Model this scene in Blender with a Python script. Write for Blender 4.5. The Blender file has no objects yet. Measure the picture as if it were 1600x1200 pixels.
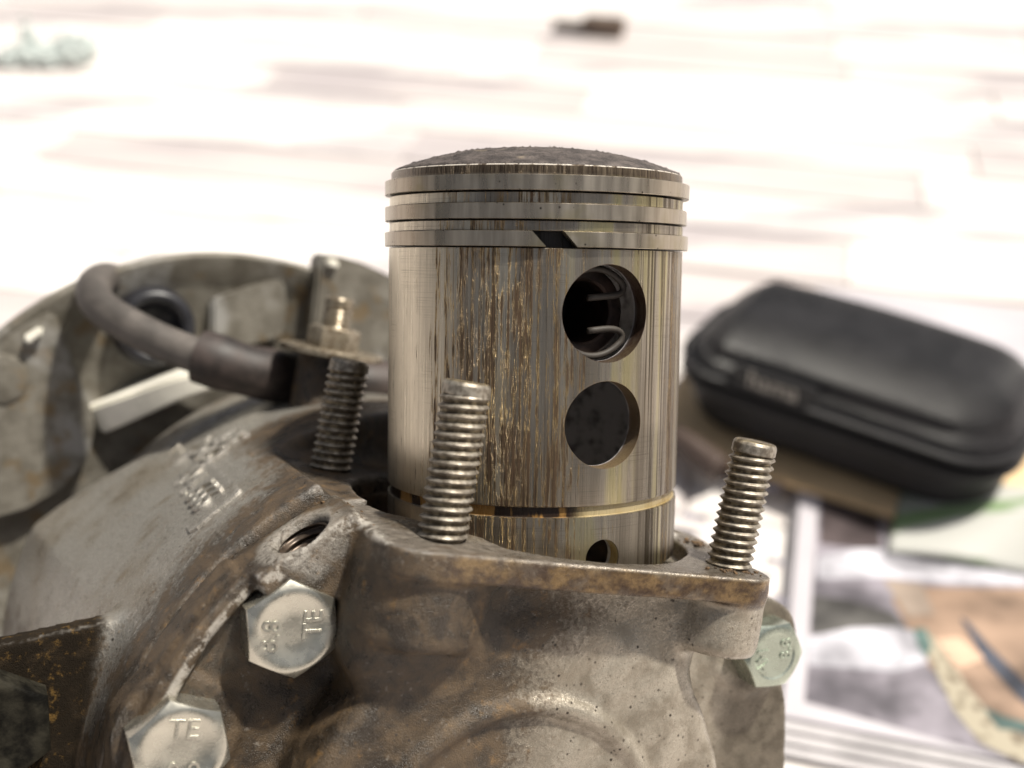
import bpy, bmesh, math, random
import numpy as np
from mathutils import Vector, Matrix, Quaternion, noise as mnoise

random.seed(7)
np.random.seed(7)
scene = bpy.context.scene
COL = scene.collection

# ------------------------------------------------------------------ camera, light, exposure
PITCH = math.radians(34.0)
CAM_H = 0.293                                   # metres above the floor
cam_d = bpy.data.cameras.new('camera')
cam = bpy.data.objects.new('camera', cam_d)
COL.objects.link(cam)
cam.location = (0, 0, CAM_H)
cam.rotation_euler = (math.radians(90) - PITCH, 0, 0)
cam_d.sensor_width = 36.0
cam_d.lens = 36.0 * 1900 / 1600
cam_d.clip_start = 0.01
cam_d.clip_end = 100
cam_d.dof.use_dof = True
cam_d.dof.focus_distance = 0.190
cam_d.dof.aperture_fstop = 11.5
scene.camera = cam

SUN = Vector((0.44, 0.09, 0.893)).normalized()
world = bpy.data.worlds.new('World')
scene.world = world
world.use_nodes = True
wn = world.node_tree
bg = wn.nodes['Background']
sky = wn.nodes.new('ShaderNodeTexSky')
sky.sky_type = 'NISHITA'
sky.sun_disc = False
sky.sun_elevation = math.asin(SUN.z)
sky.sun_rotation = math.atan2(SUN.x, SUN.y)
sky.air_density = 1.0
sky.dust_density = 6.0
sky.ozone_density = 0.3
hs = wn.nodes.new('ShaderNodeHueSaturation')
hs.inputs['Saturation'].default_value = 0.45    # sky blue muted towards neutral
wn.links.new(sky.outputs[0], hs.inputs['Color'])
wn.links.new(hs.outputs[0], bg.inputs['Color'])
bg.inputs['Strength'].default_value = 0.052
sun_d = bpy.data.lights.new('sun', 'SUN')
sun_d.energy = 4.5
sun_d.angle = math.radians(3)
sun_d.color = (1.0, 0.945, 0.84)
sun = bpy.data.objects.new('sun', sun_d)
COL.objects.link(sun)
sun.rotation_mode = 'QUATERNION'
sun.rotation_quaternion = SUN.to_track_quat('Z', 'Y')
vs = scene.view_settings
vs.view_transform = 'Standard'
vs.look = 'None'
vs.exposure = 0.58
vs.gamma = 1.0
vs.use_curve_mapping = False
scene.cycles.max_bounces = 6

# ------------------------------------------------------------------ frames (all in millimetres, seen from the lens)
FPX = 1900.0
_s, _c = math.sin(PITCH), math.cos(PITCH)
R_CW = Matrix(((1, 0, 0), (0, -_s, _c), (0, -_c, -_s)))     # lens axes (right, down, forward) -> world


def frame(origin, ax, ay, az):
    """world matrix of a millimetre frame given in lens axes"""
    m = Matrix.Identity(4)
    cols = [R_CW @ Vector(a) for a in (ax, ay, az)]
    o = R_CW @ Vector(origin)
    for i in range(3):
        for j in range(3):
            m[i][j] = cols[j][i] * 0.001
        m[i][3] = o[i] * 0.001
    m[2][3] += CAM_H
    return m


def unit(v):
    v = np.array(v, float)
    return v / np.linalg.norm(v)


C_F = np.array([.8, 23, 208.5])
N_F = unit([.178, -.982, -.058])
X_F = np.array([45.8, 7, 22.])
X_F = unit(X_F - N_F * (X_F @ N_F))
Y_F = np.cross(N_F, X_F)
M_ENGINE = frame(C_F, X_F, Y_F, N_F)


def ray(px, py):
    return np.array([(px - 800) / FPX, (py - 600) / FPX, 1.0])


def toF(p):
    d = np.array(p) - C_F
    return np.array([d @ X_F, d @ Y_F, d @ N_F])


def hitF(px, py, yv):
    r = ray(px, py)
    t = (yv + C_F @ Y_F) / (r @ Y_F)
    return toF(r * t)


def depthF(px, py, z):
    return toF(ray(px, py) * z)


def onfloor(px, py, h=0.0):
    """a point of the plane h mm above the floor, in world mm"""
    r = ray(px, py)
    t = (h - CAM_H * 1000) / (-_c * r[1] - _s)
    p = r * t
    return (float(p[0]), float(p[2] * _c - p[1] * _s))


_q = unit(ray(836, 419))
Q_P = 210 * _q
W_P = np.array([6.3 / 369, -1, 0])
W_P = unit(W_P - _q * (W_P @ _q))
PX_P = np.array([1., 0, 0])
PX_P = unit(PX_P - W_P * (PX_P @ W_P))
PY_P = np.cross(W_P, PX_P)
M_PISTON = frame(Q_P, PX_P, PY_P, W_P)

# ------------------------------------------------------------------ object helpers


def thing(name, label, cat, mat=None, group=None):
    o = bpy.data.objects.new(name, None)
    o.empty_display_size = 0.02
    COL.objects.link(o)
    if mat is not None:
        o.matrix_world = mat
    o['label'] = label
    o['category'] = cat
    if group:
        o['group'] = group
    return o


def tag(o, label=None, cat=None, group=None, kind=None):
    for k, v in (('label', label), ('category', cat), ('group', group), ('kind', kind)):
        if v:
            o[k] = v
    return o


def link(name, me, mat=None, parent=None, smooth=True, loc=None, rot=None):
    o = bpy.data.objects.new(name, me)
    COL.objects.link(o)
    if mat is not None:
        me.materials.clear()
        me.materials.append(mat)
    if smooth is True:
        me.polygons.foreach_set('use_smooth', [True] * len(me.polygons))
    elif smooth:
        try:
            me.polygons.foreach_set('use_smooth', [True] * len(me.polygons))
            me.set_sharp_from_angle(angle=math.radians(smooth))
        except Exception:
            pass
    if parent is not None:
        o.parent = parent
    if loc is not None:
        o.location = loc
    if rot is not None:
        o.rotation_mode = 'QUATERNION'
        o.rotation_quaternion = rot
    return o


def mesh(name, verts, faces):
    me = bpy.data.meshes.new(name)
    me.from_pydata([tuple(map(float, v)) for v in verts], [], [tuple(map(int, f)) for f in faces])
    me.update()
    return me


def bm_mesh(name, bm):
    bmesh.ops.recalc_face_normals(bm, faces=bm.faces)
    me = bpy.data.meshes.new(name)
    bm.to_mesh(me)
    bm.free()
    return me


def lathe(name, prof, seg=96, a0=0.0, a1=360.0, closed=False, jitter=None):
    """revolve (r, z) points about z; closed = the profile is a loop"""
    full = abs(a1 - a0) >= 359.99
    n = seg if full else seg + 1
    vs_, fs = [], []
    m = len(prof)
    for i in range(n):
        a = math.radians(a0 + (a1 - a0) * i / seg)
        for k, (r, z) in enumerate(prof):
            if jitter:
                r, z = jitter(r, z, a, k)
            vs_.append((r * math.cos(a), r * math.sin(a), z))
    for i in range(seg):
        j = (i + 1) % n
        for k in range(m if closed else m - 1):
            l = (k + 1) % m
            fs.append((i * m + k, j * m + k, j * m + l, i * m + l))
    if closed and not full:
        fs.append(tuple(range(m)))
        fs.append(tuple(reversed(range((n - 1) * m, n * m))))
    bm = bmesh.new()
    me = mesh(name, vs_, fs)
    bm.from_mesh(me)
    bmesh.ops.remove_doubles(bm, verts=bm.verts, dist=1e-4)
    out = bm_mesh(name, bm)
    bpy.data.meshes.remove(me)
    return out


def catmull(pts, n=10):
    P = [np.array(p, float) for p in pts]
    P = [2 * P[0] - P[1]] + P + [2 * P[-1] - P[-2]]
    out = []
    for i in range(1, len(P) - 2):
        for k in range(n):
            t = k / n
            a, b, c, d = P[i - 1], P[i], P[i + 1], P[i + 2]
            out.append(.5 * ((2 * b) + (c - a) * t + (2 * a - 5 * b + 4 * c - d) * t * t + (3 * b - a - 3 * c + d) * t ** 3))
    out.append(P[-2])
    return out


def tube(name, pts, rad, seg=20, caps=True):
    """swept tube; rad a number or a function of 0..1"""
    P = [Vector(p) for p in pts]
    n = len(P)
    vs_, fs = [], []
    up = Vector((0.123, 0.31, 0.94)).normalized()
    for i, p in enumerate(P):
        t = (P[min(i + 1, n - 1)] - P[max(i - 1, 0)]).normalized()
        u = (up - t * up.dot(t)).normalized()
        up = u
        v = t.cross(u)
        r = rad(i / (n - 1)) if callable(rad) else rad
        for k in range(seg):
            a = 2 * math.pi * k / seg
            vs_.append(p + (u * math.cos(a) + v * math.sin(a)) * r)
    for i in range(n - 1):
        for k in range(seg):
            l = (k + 1) % seg
            fs.append((i * seg + k, i * seg + l, (i + 1) * seg + l, (i + 1) * seg + k))
    if caps:
        fs.append(tuple(reversed(range(seg))))
        fs.append(tuple(range((n - 1) * seg, n * seg)))
    return mesh(name, vs_, fs)


def prism(name, poly, z0, z1, bevel=0.0, axis='z'):
    """extruded polygon; axis 'y': poly is (x, z) and z0..z1 runs along y"""
    bm = bmesh.new()
    mk = (lambda p, t: (p[0], p[1], t)) if axis == 'z' else (lambda p, t: (p[0], t, p[1]))
    a = [bm.verts.new(mk(p, z0)) for p in poly]
    b = [bm.verts.new(mk(p, z1)) for p in poly]
    n = len(poly)
    bm.faces.new(a)
    bm.faces.new(b)
    for i in range(n):
        bm.faces.new((a[i], a[(i + 1) % n], b[(i + 1) % n], b[i]))
    bmesh.ops.recalc_face_normals(bm, faces=bm.faces)
    if bevel:
        bmesh.ops.bevel(bm, geom=bm.edges[:] + bm.verts[:], offset=bevel, segments=2, affect='EDGES', clamp_overlap=True)
    return bm_mesh(name, bm)


def box(name, lo, hi, bevel=0.0):
    return prism(name, [(lo[0], lo[1]), (hi[0], lo[1]), (hi[0], hi[1]), (lo[0], hi[1])], lo[2], hi[2], bevel)


def evaluated(o):
    bpy.context.view_layer.update()
    dg = bpy.context.evaluated_depsgraph_get()
    return bpy.data.meshes.new_from_object(o.evaluated_get(dg))


def text_mesh(body, size, depth, bevel=0.0):
    cu = bpy.data.curves.new('text', 'FONT')
    cu.body = body
    cu.size = size
    cu.extrude = depth
    cu.bevel_depth = bevel
    cu.resolution_u = 3
    cu.align_x = 'CENTER'
    cu.align_y = 'CENTER'
    o = bpy.data.objects.new('text', cu)
    COL.objects.link(o)
    me = evaluated(o)
    bpy.data.objects.remove(o)
    bpy.data.curves.remove(cu)
    return me


def boolean(base_me, cutters):
    o = bpy.data.objects.new('base', base_me)
    COL.objects.link(o)
    cs = []
    for c in cutters:
        k = bpy.data.objects.new('cut', c)
        COL.objects.link(k)
        k.hide_render = True
        m = o.modifiers.new('b', 'BOOLEAN')
        m.operation = 'DIFFERENCE'
        m.solver = 'EXACT'
        m.object = k
        cs.append(k)
    me = evaluated(o)
    for k in cs:
        bpy.data.objects.remove(k)
    bpy.data.objects.remove(o)
    return me

# ------------------------------------------------------------------ signed distance modelling (castings)


def snets(name, f, lo, hi, h):
    """surface nets of the zero set of f(X, Y, Z)"""
    ax = [np.arange(lo[i], hi[i] + h, h, dtype=np.float32) for i in range(3)]
    V = np.empty([len(a) for a in ax], np.float32)
    st = 24
    for i in range(0, len(ax[0]), st):
        X, Y, Z = np.meshgrid(ax[0][i:i + st], ax[1], ax[2], indexing='ij')
        V[i:i + st] = f(X, Y, Z)
    V[0], V[-1] = 1, 1
    V[:, 0], V[:, -1] = 1, 1
    V[:, :, 0], V[:, :, -1] = 1, 1
    S = V < 0
    n = [s - 1 for s in V.shape]
    cnt = np.zeros(n, np.int8)
    offs = [(i, j, k) for i in (0, 1) for j in (0, 1) for k in (0, 1)]
    for (i, j, k) in offs:
        cnt += S[i:i + n[0], j:j + n[1], k:k + n[2]]
    act = (cnt > 0) & (cnt < 8)
    idx = np.argwhere(act)
    vid = np.full(n, -1, np.int64)
    vid[act] = np.arange(len(idx))
    cv = {o: V[idx[:, 0] + o[0], idx[:, 1] + o[1], idx[:, 2] + o[2]] for o in offs}
    acc = np.zeros((len(idx), 3))
    num = np.zeros(len(idx))
    for a in offs:
        for d in range(3):
            if a[d] == 0:
                b = list(a)
                b[d] = 1
                b = tuple(b)
                va, vb = cv[a], cv[b]
                m = (va < 0) != (vb < 0)
                t = np.where(m, va / np.where(va == vb, 1, va - vb), 0)
                p = np.array(a, float) + t[:, None] * (np.array(b) - np.array(a))
                acc += p * m[:, None]
                num += m
    verts = np.array(lo) + h * (idx + acc / num[:, None])
    quads = []
    for d in range(3):
        e, g = (d + 1) % 3, (d + 2) % 3
        sl0 = [slice(None)] * 3
        sl1 = [slice(None)] * 3
        sl0[d] = slice(0, n[d])
        sl1[d] = slice(1, n[d] + 1)
        for s in (sl0, sl1):
            s[e] = slice(1, n[e])
            s[g] = slice(1, n[g])
        A, B = S[tuple(sl0)], S[tuple(sl1)]
        for sign in (True, False):
            w = np.argwhere((A == sign) & (B != sign))
            if not len(w):
                continue
            w[:, e] += 1
            w[:, g] += 1

            def cell(de, dg):
                q = w.copy()
                q[:, e] += de
                q[:, g] += dg
                return vid[q[:, 0], q[:, 1], q[:, 2]]
            q = np.stack([cell(-1, -1), cell(0, -1), cell(0, 0), cell(-1, 0)], 1)
            quads.append(q if sign else q[:, ::-1])
    F = np.concatenate(quads)
    me = bpy.data.meshes.new(name)
    me.vertices.add(len(verts))
    me.vertices.foreach_set('co', verts.astype(np.float32).ravel())
    me.loops.add(F.size)
    me.loops.foreach_set('vertex_index', F.astype(np.int32).ravel())
    me.polygons.add(len(F))
    me.polygons.foreach_set('loop_start', np.arange(0, F.size, 4, dtype=np.int32))
    me.polygons.foreach_set('use_smooth', np.ones(len(F), bool))
    me.update(calc_edges=True)
    me.validate()
    return me


def smin(a, b, k):
    h = np.clip(.5 + .5 * (b - a) / k, 0, 1)
    return b * (1 - h) + a * h - k * h * (1 - h)


def smax(a, b, k):
    return -smin(-a, -b, k)


def d_box(X, Y, Z, lo, hi, r=0.5):
    c = [(a + b) / 2 for a, b in zip(lo, hi)]
    e = [(b - a) / 2 - r for a, b in zip(lo, hi)]
    qx, qy, qz = np.abs(X - c[0]) - e[0], np.abs(Y - c[1]) - e[1], np.abs(Z - c[2]) - e[2]
    return np.sqrt(np.maximum(qx, 0) ** 2 + np.maximum(qy, 0) ** 2 + np.maximum(qz, 0) ** 2) + np.minimum(np.maximum(qx, np.maximum(qy, qz)), 0) - r


def d_cyl(u, v, t, R, t0, t1, r=0.5):
    a = np.hypot(u, v) - R + r
    b = np.abs(t - (t0 + t1) / 2) - (t1 - t0) / 2 + r
    return np.minimum(np.maximum(a, b), 0) + np.hypot(np.maximum(a, 0), np.maximum(b, 0)) - r


def d_plan(X, Y, Z, lo, hi, corner, z0, z1, r=0.5, taper=0.0):
    """rounded rectangle in x, y extruded along z"""
    cx, cy = (lo[0] + hi[0]) / 2, (lo[1] + hi[1]) / 2
    sh = taper * np.clip(-Z, 0, 30)
    qx = np.abs(X - cx) - (hi[0] - lo[0]) / 2 + corner + sh
    qy = np.abs(Y - cy) - (hi[1] - lo[1]) / 2 + corner + sh
    d = np.hypot(np.maximum(qx, 0), np.maximum(qy, 0)) + np.minimum(np.maximum(qx, qy), 0) - corner
    a = d + r
    b = np.abs(Z - (z0 + z1) / 2) - (z1 - z0) / 2 + r
    return np.minimum(np.maximum(a, b), 0) + np.hypot(np.maximum(a, 0), np.maximum(b, 0)) - r


def wob(X, Y, Z, s, a):
    """slow unevenness of a sand casting"""
    return a * (np.sin(X * s + 1.3 * np.sin(Y * s * .7 + 1)) * np.sin(Y * s * 1.1 + 2 + np.sin(Z * s * .9))
                + .6 * np.sin(Z * s * 1.7 + np.sin(X * s * 1.9)) * np.sin(X * s * 2.1 + .5)
                + .35 * np.sin(X * s * 4.3 + 2 * np.sin(Z * s * 2.9)) * np.sin(Z * s * 4.7 + Y * s * 3.9))

# ------------------------------------------------------------------ materials


class NT:
    def __init__(self, name):
        self.m = bpy.data.materials.new(name)
        self.m.use_nodes = True
        self.t = self.m.node_tree
        self.p = self.t.nodes['Principled BSDF']
        self.tc = self.t.nodes.new('ShaderNodeTexCoord')
        self.obj = self.tc.outputs['Object']

    def n(self, kind, **kw):
        x = self.t.nodes.new(kind)
        for k, v in kw.items():
            setattr(x, k, v)
        return x

    def l(self, a, b):
        self.t.links.new(a, b)

    def put(self, sock, v):
        if hasattr(v, 'links') or isinstance(v, bpy.types.NodeSocket):
            self.l(v, sock)
        else:
            if isinstance(v, (tuple, list)) and len(v) == 3 and sock.type == 'RGBA':
                v = (*v, 1)
            sock.default_value = v

    def map(self, scale=(1, 1, 1), loc=(0, 0, 0), rot=(0, 0, 0), src=None):
        x = self.n('ShaderNodeMapping')
        x.inputs['Scale'].default_value = scale
        x.inputs['Location'].default_value = loc
        x.inputs['Rotation'].default_value = rot
        self.l(src or self.obj, x.inputs['Vector'])
        return x.outputs[0]

    def noise(self, scale, vec=None, detail=4, rough=.55, dist=0.0):
        x = self.n('ShaderNodeTexNoise')
        x.inputs['Scale'].default_value = scale
        x.inputs['Detail'].default_value = detail
        x.inputs['Roughness'].default_value = rough
        x.inputs['Distortion'].default_value = dist
        self.l(vec or self.obj, x.inputs['Vector'])
        return x.outputs['Fac']

    def voro(self, scale, vec=None, feature='F1'):
        x = self.n('ShaderNodeTexVoronoi', feature=feature)
        x.inputs['Scale'].default_value = scale
        self.l(vec or self.obj, x.inputs['Vector'])
        return x.outputs['Distance']

    def ramp(self, fac, a, b, lo=0.0, hi=1.0):
        x = self.n('ShaderNodeMapRange', interpolation_type='SMOOTHSTEP')
        self.l(fac, x.inputs['Value'])
        x.inputs['From Min'].default_value = a
        x.inputs['From Max'].default_value = b
        x.inputs['To Min'].default_value = lo
        x.inputs['To Max'].default_value = hi
        return x.outputs[0]

    def math(self, op, a, b=0.0, clamp=False):
        x = self.n('ShaderNodeMath', operation=op, use_clamp=clamp)
        self.put(x.inputs[0], a)
        self.put(x.inputs[1], b)
        return x.outputs[0]

    def mix(self, fac, a, b):
        x = self.n('ShaderNodeMix', data_type='RGBA')
        self.put(x.inputs[0], fac)
        self.put(x.inputs[6], a)
        self.put(x.inputs[7], b)
        return x.outputs[2]

    def fmix(self, fac, a, b):
        x = self.n('ShaderNodeMix', data_type='FLOAT')
        self.put(x.inputs[0], fac)
        self.put(x.inputs[2], a)
        self.put(x.inputs[3], b)
        return x.outputs[0]

    def xyz(self, src=None):
        x = self.n('ShaderNodeSeparateXYZ')
        self.l(src or self.obj, x.inputs[0])
        return x.outputs

    def band(self, v, a, b, soft=1.0):
        """1 inside a..b"""
        return self.math('MULTIPLY', self.ramp(v, a - soft, a + soft), self.ramp(v, b - soft, b + soft, 1, 0))

    def set(self, color=None, metal=None, rough=None, spec=None, **kw):
        for k, v in (('Base Color', color), ('Metallic', metal), ('Roughness', rough), ('Specular IOR Level', spec)):
            if v is not None:
                self.put(self.p.inputs[k], v)
        for k, v in kw.items():
            self.put(self.p.inputs[k.replace('_', ' ')], v)
        return self

    def bump(self, h, dist, strength=1.0, prev=None):
        x = self.n('ShaderNodeBump')
        x.inputs['Strength'].default_value = strength
        x.inputs['Distance'].default_value = dist
        self.l(h, x.inputs['Height'])
        if prev is not None:
            self.l(prev, x.inputs['Normal'])
        self.l(x.outputs[0], self.p.inputs['Normal'])
        return x.outputs[0]


MM = 0.001


def mat_plain(name, col, rough=.5, metal=0.0, var=.12, scale=.4, bump=.0):
    t = NT(name)
    n1 = t.noise(scale, detail=5)
    d = tuple(c * (1 - 2.2 * var) for c in col)
    b = tuple(min(1, c * (1 + var)) for c in col)
    t.set(t.mix(t.ramp(n1, .3, .7), d, b), metal, t.ramp(n1, .2, .8, rough - .07, rough + .07))
    if bump:
        t.bump(t.noise(scale * 5, detail=4), bump * MM, .6)
    return t.m


def mat_cast(name, rear=False):
    """old dirty aluminium casting: oxidised grey metal, oil, rust and caked road dirt"""
    t = NT(name)
    x, y, z = t.xyz()[0], t.xyz()[1], t.xyz()[2]
    big = t.noise(.055, detail=5, rough=.6)
    mid = t.noise(.22, detail=6, rough=.62, dist=.4)
    fine = t.noise(1.3, detail=6, rough=.65)
    tiny = t.noise(4.5, detail=3)
    alu = t.mix(t.ramp(mid, .3, .7), (.175, .148, .112), (.35, .315, .26))
    if rear:
        alu = t.mix(t.ramp(big, .30, .52), alu, (.37, .355, .325))
        st = t.noise(.3, t.map((.35, 1.6, .35), rot=(0, .5, 0)), detail=4)
        alu = t.mix(t.ramp(st, .60, .68, 0, .7), alu, (.20, .155, .10))
    if not rear:
        alu = t.mix(t.ramp(mid, .3, .7), (.22, .19, .148), (.43, .39, .325))
    alu = t.mix(t.ramp(tiny, .35, .7, 0, .5), alu, (.20, .17, .13))
    # caked brown dirt; the front is also browner just below the flange
    if rear:
        near = t.math('ADD', t.ramp(y, 22, -2, 0, .32), t.math('MULTIPLY', t.ramp(x, -44, -30), t.ramp(y, 64, 44, 0, .42)))
        far = t.ramp(y, 72, 95, -.05, .10)
        w = t.math('ADD', near, far)
        w = t.math('ADD', w, t.math('MULTIPLY', t.ramp(z, -34, -48), .12))
        w = t.math('ADD', w, t.math('MULTIPLY', t.band(y, 15.5, 22.5, .6), t.ramp(x, -60, -66, 0, .45)))
    else:
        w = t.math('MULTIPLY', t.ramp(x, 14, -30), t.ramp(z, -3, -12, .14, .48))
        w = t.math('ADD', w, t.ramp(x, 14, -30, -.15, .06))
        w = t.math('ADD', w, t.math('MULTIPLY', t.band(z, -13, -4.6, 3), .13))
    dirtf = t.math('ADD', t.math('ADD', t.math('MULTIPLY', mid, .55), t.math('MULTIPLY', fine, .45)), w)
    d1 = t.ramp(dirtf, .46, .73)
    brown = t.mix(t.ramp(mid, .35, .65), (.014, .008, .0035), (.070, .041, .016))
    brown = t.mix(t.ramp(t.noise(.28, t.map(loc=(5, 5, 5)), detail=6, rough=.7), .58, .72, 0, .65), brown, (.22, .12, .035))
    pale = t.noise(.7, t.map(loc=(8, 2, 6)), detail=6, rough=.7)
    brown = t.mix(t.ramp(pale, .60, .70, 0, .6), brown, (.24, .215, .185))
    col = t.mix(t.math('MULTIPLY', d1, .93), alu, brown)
    # dark specks, pits
    sp = t.voro(.75, t.map((1, 1, 1)))
    spm = t.math('MULTIPLY', t.ramp(sp, .24, .10), t.ramp(t.noise(.4, detail=3), .47, .58))
    col = t.mix(spm, col, (.03, .022, .016))
    sp2 = t.voro(1.7)
    col = t.mix(t.math('MULTIPLY', t.ramp(sp2, .22, .1), t.ramp(mid, .45, .62, 0, .7)), col, (.06, .045, .03))
    # gasket face: dark smeared grey
    nor = t.n('ShaderNodeNewGeometry')
    top = t.math('MULTIPLY', t.band(z, -.25, .6, .12), t.band(x, -35, 36, .5))
    top = t.math('MULTIPLY', top, t.ramp(y, 35, 33))
    scr = t.noise(.5, t.map((1, 4, 1), rot=(0, 0, .5)), detail=6)
    face = t.mix(t.ramp(scr, .35, .7), (.065, .054, .044), (.20, .175, .145))
    face = t.mix(t.ramp(mid, .55, .72, 0, .8), face, (.07, .045, .025))
    col = t.mix(t.math('MULTIPLY', top, .9), col, face)
    if not rear:
        # rusty oil stains burnt on the flange edge
        edge = t.math('MULTIPLY', t.band(z, -5.2, -.3, .5), t.math('MULTIPLY', t.ramp(y, -28.5, -29.8), t.ramp(x, -29, -22)))
        rn = t.noise(.25, t.map((1, 1, 1.5)), detail=6, rough=.65)
        rust = t.mix(t.ramp(rn, .38, .66), (.050, .030, .018), (.19, .125, .058))
        rust = t.mix(t.ramp(fine, .5, .7, 0, .6), rust, (.045, .025, .014))
        em = t.math('MULTIPLY', edge, t.ramp(t.noise(.12, detail=4), .3, .52, .45, 1))
        col = t.mix(em, col, rust)
        rr = t.math('SQRT', t.math('ADD', t.math('POWER', t.math('ADD', x, 1.0), 2), t.math('POWER', t.math('ADD', z, 48.0), 2)))
        mach = t.math('MULTIPLY', t.math('MULTIPLY', t.band(rr, 57.3, 59.4, .3), t.ramp(y, -11.6, -12.8)), t.ramp(t.noise(.40, detail=7, rough=.72), .44, .56))
        mach = t.math('MULTIPLY', mach, t.ramp(x, -20, -26))
        dv = t.n('ShaderNodeVectorMath', operation='DISTANCE')
        t.l(t.obj, dv.inputs[0])
        dv.inputs[1].default_value = (-40.5, -10.4, -3.5)
        spot_ = t.math('MULTIPLY', t.ramp(t.math('ADD', dv.outputs['Value'], t.math('MULTIPLY', mid, 7.0)), 11.5, 9.0), t.ramp(fine, .35, .55, .1, .6))
        mach = t.math('MAXIMUM', mach, spot_)
        col = t.mix(t.math('MULTIPLY', mach, .8), col, (.42, .39, .345))
        col = t.mix(t.math('MULTIPLY', t.ramp(x, 40, 46), t.ramp(mid, .35, .6, .4, .85)), col, (.06, .048, .032))  # right end darkened: shade of the gap put into the colour
    else:
        finm = t.math('MULTIPLY', t.ramp(x, -60, -64), t.math('MULTIPLY', t.band(y, 15.5, 22.5, .6), t.ramp(z, -24.5, -27)))
        col = t.mix(t.math('MULTIPLY', finm, t.ramp(mid, .70, .45, .72, .97)), col, t.mix(t.ramp(t.noise(.45, detail=6, rough=.7), .54, .66), (.012, .0085, .005), (.11, .065, .02)))
        col = t.mix(t.math('MULTIPLY', t.ramp(x, 48, 54), t.ramp(mid, .35, .6, .2, .8)), col, (.06, .048, .032))  # same painted shade at the right end of the rear half
    # bare bright metal on knocked edges
    pt = t.ramp(nor.outputs['Pointiness'], .53, .60)
    wear = t.math('MULTIPLY', pt, t.ramp(t.noise(.35, detail=5), .40, .55))
    col = t.mix(t.math('MULTIPLY', wear, .8), col, (.58, .55, .51))
    cl = t.math('SUBTRACT', 1.0, d1, True)
    metal = t.math('MAXIMUM', t.math('MULTIPLY', cl, .5), t.math('MULTIPLY', wear, .8))
    if rear:
        metal = t.math('MULTIPLY', metal, t.math('SUBTRACT', 1.0, finm, True))
    rough = t.fmix(d1, t.ramp(fine, .3, .7, .22, .38), t.ramp(mid, .3, .7, .22, .52))
    if rear:
        rough = t.fmix(finm, rough, .85)
        t.put(t.p.inputs['Specular IOR Level'], t.fmix(finm, .5, .12))
    t.set(col, metal, rough)
    b1 = t.bump(t.math('ADD', t.math('MULTIPLY', fine, .6), t.math('MULTIPLY', d1, t.math('MULTIPLY', tiny, .9))), .24 * MM, .8)
    t.bump(t.noise(9, detail=3), .06 * MM, .5, b1)
    return t.m


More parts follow.
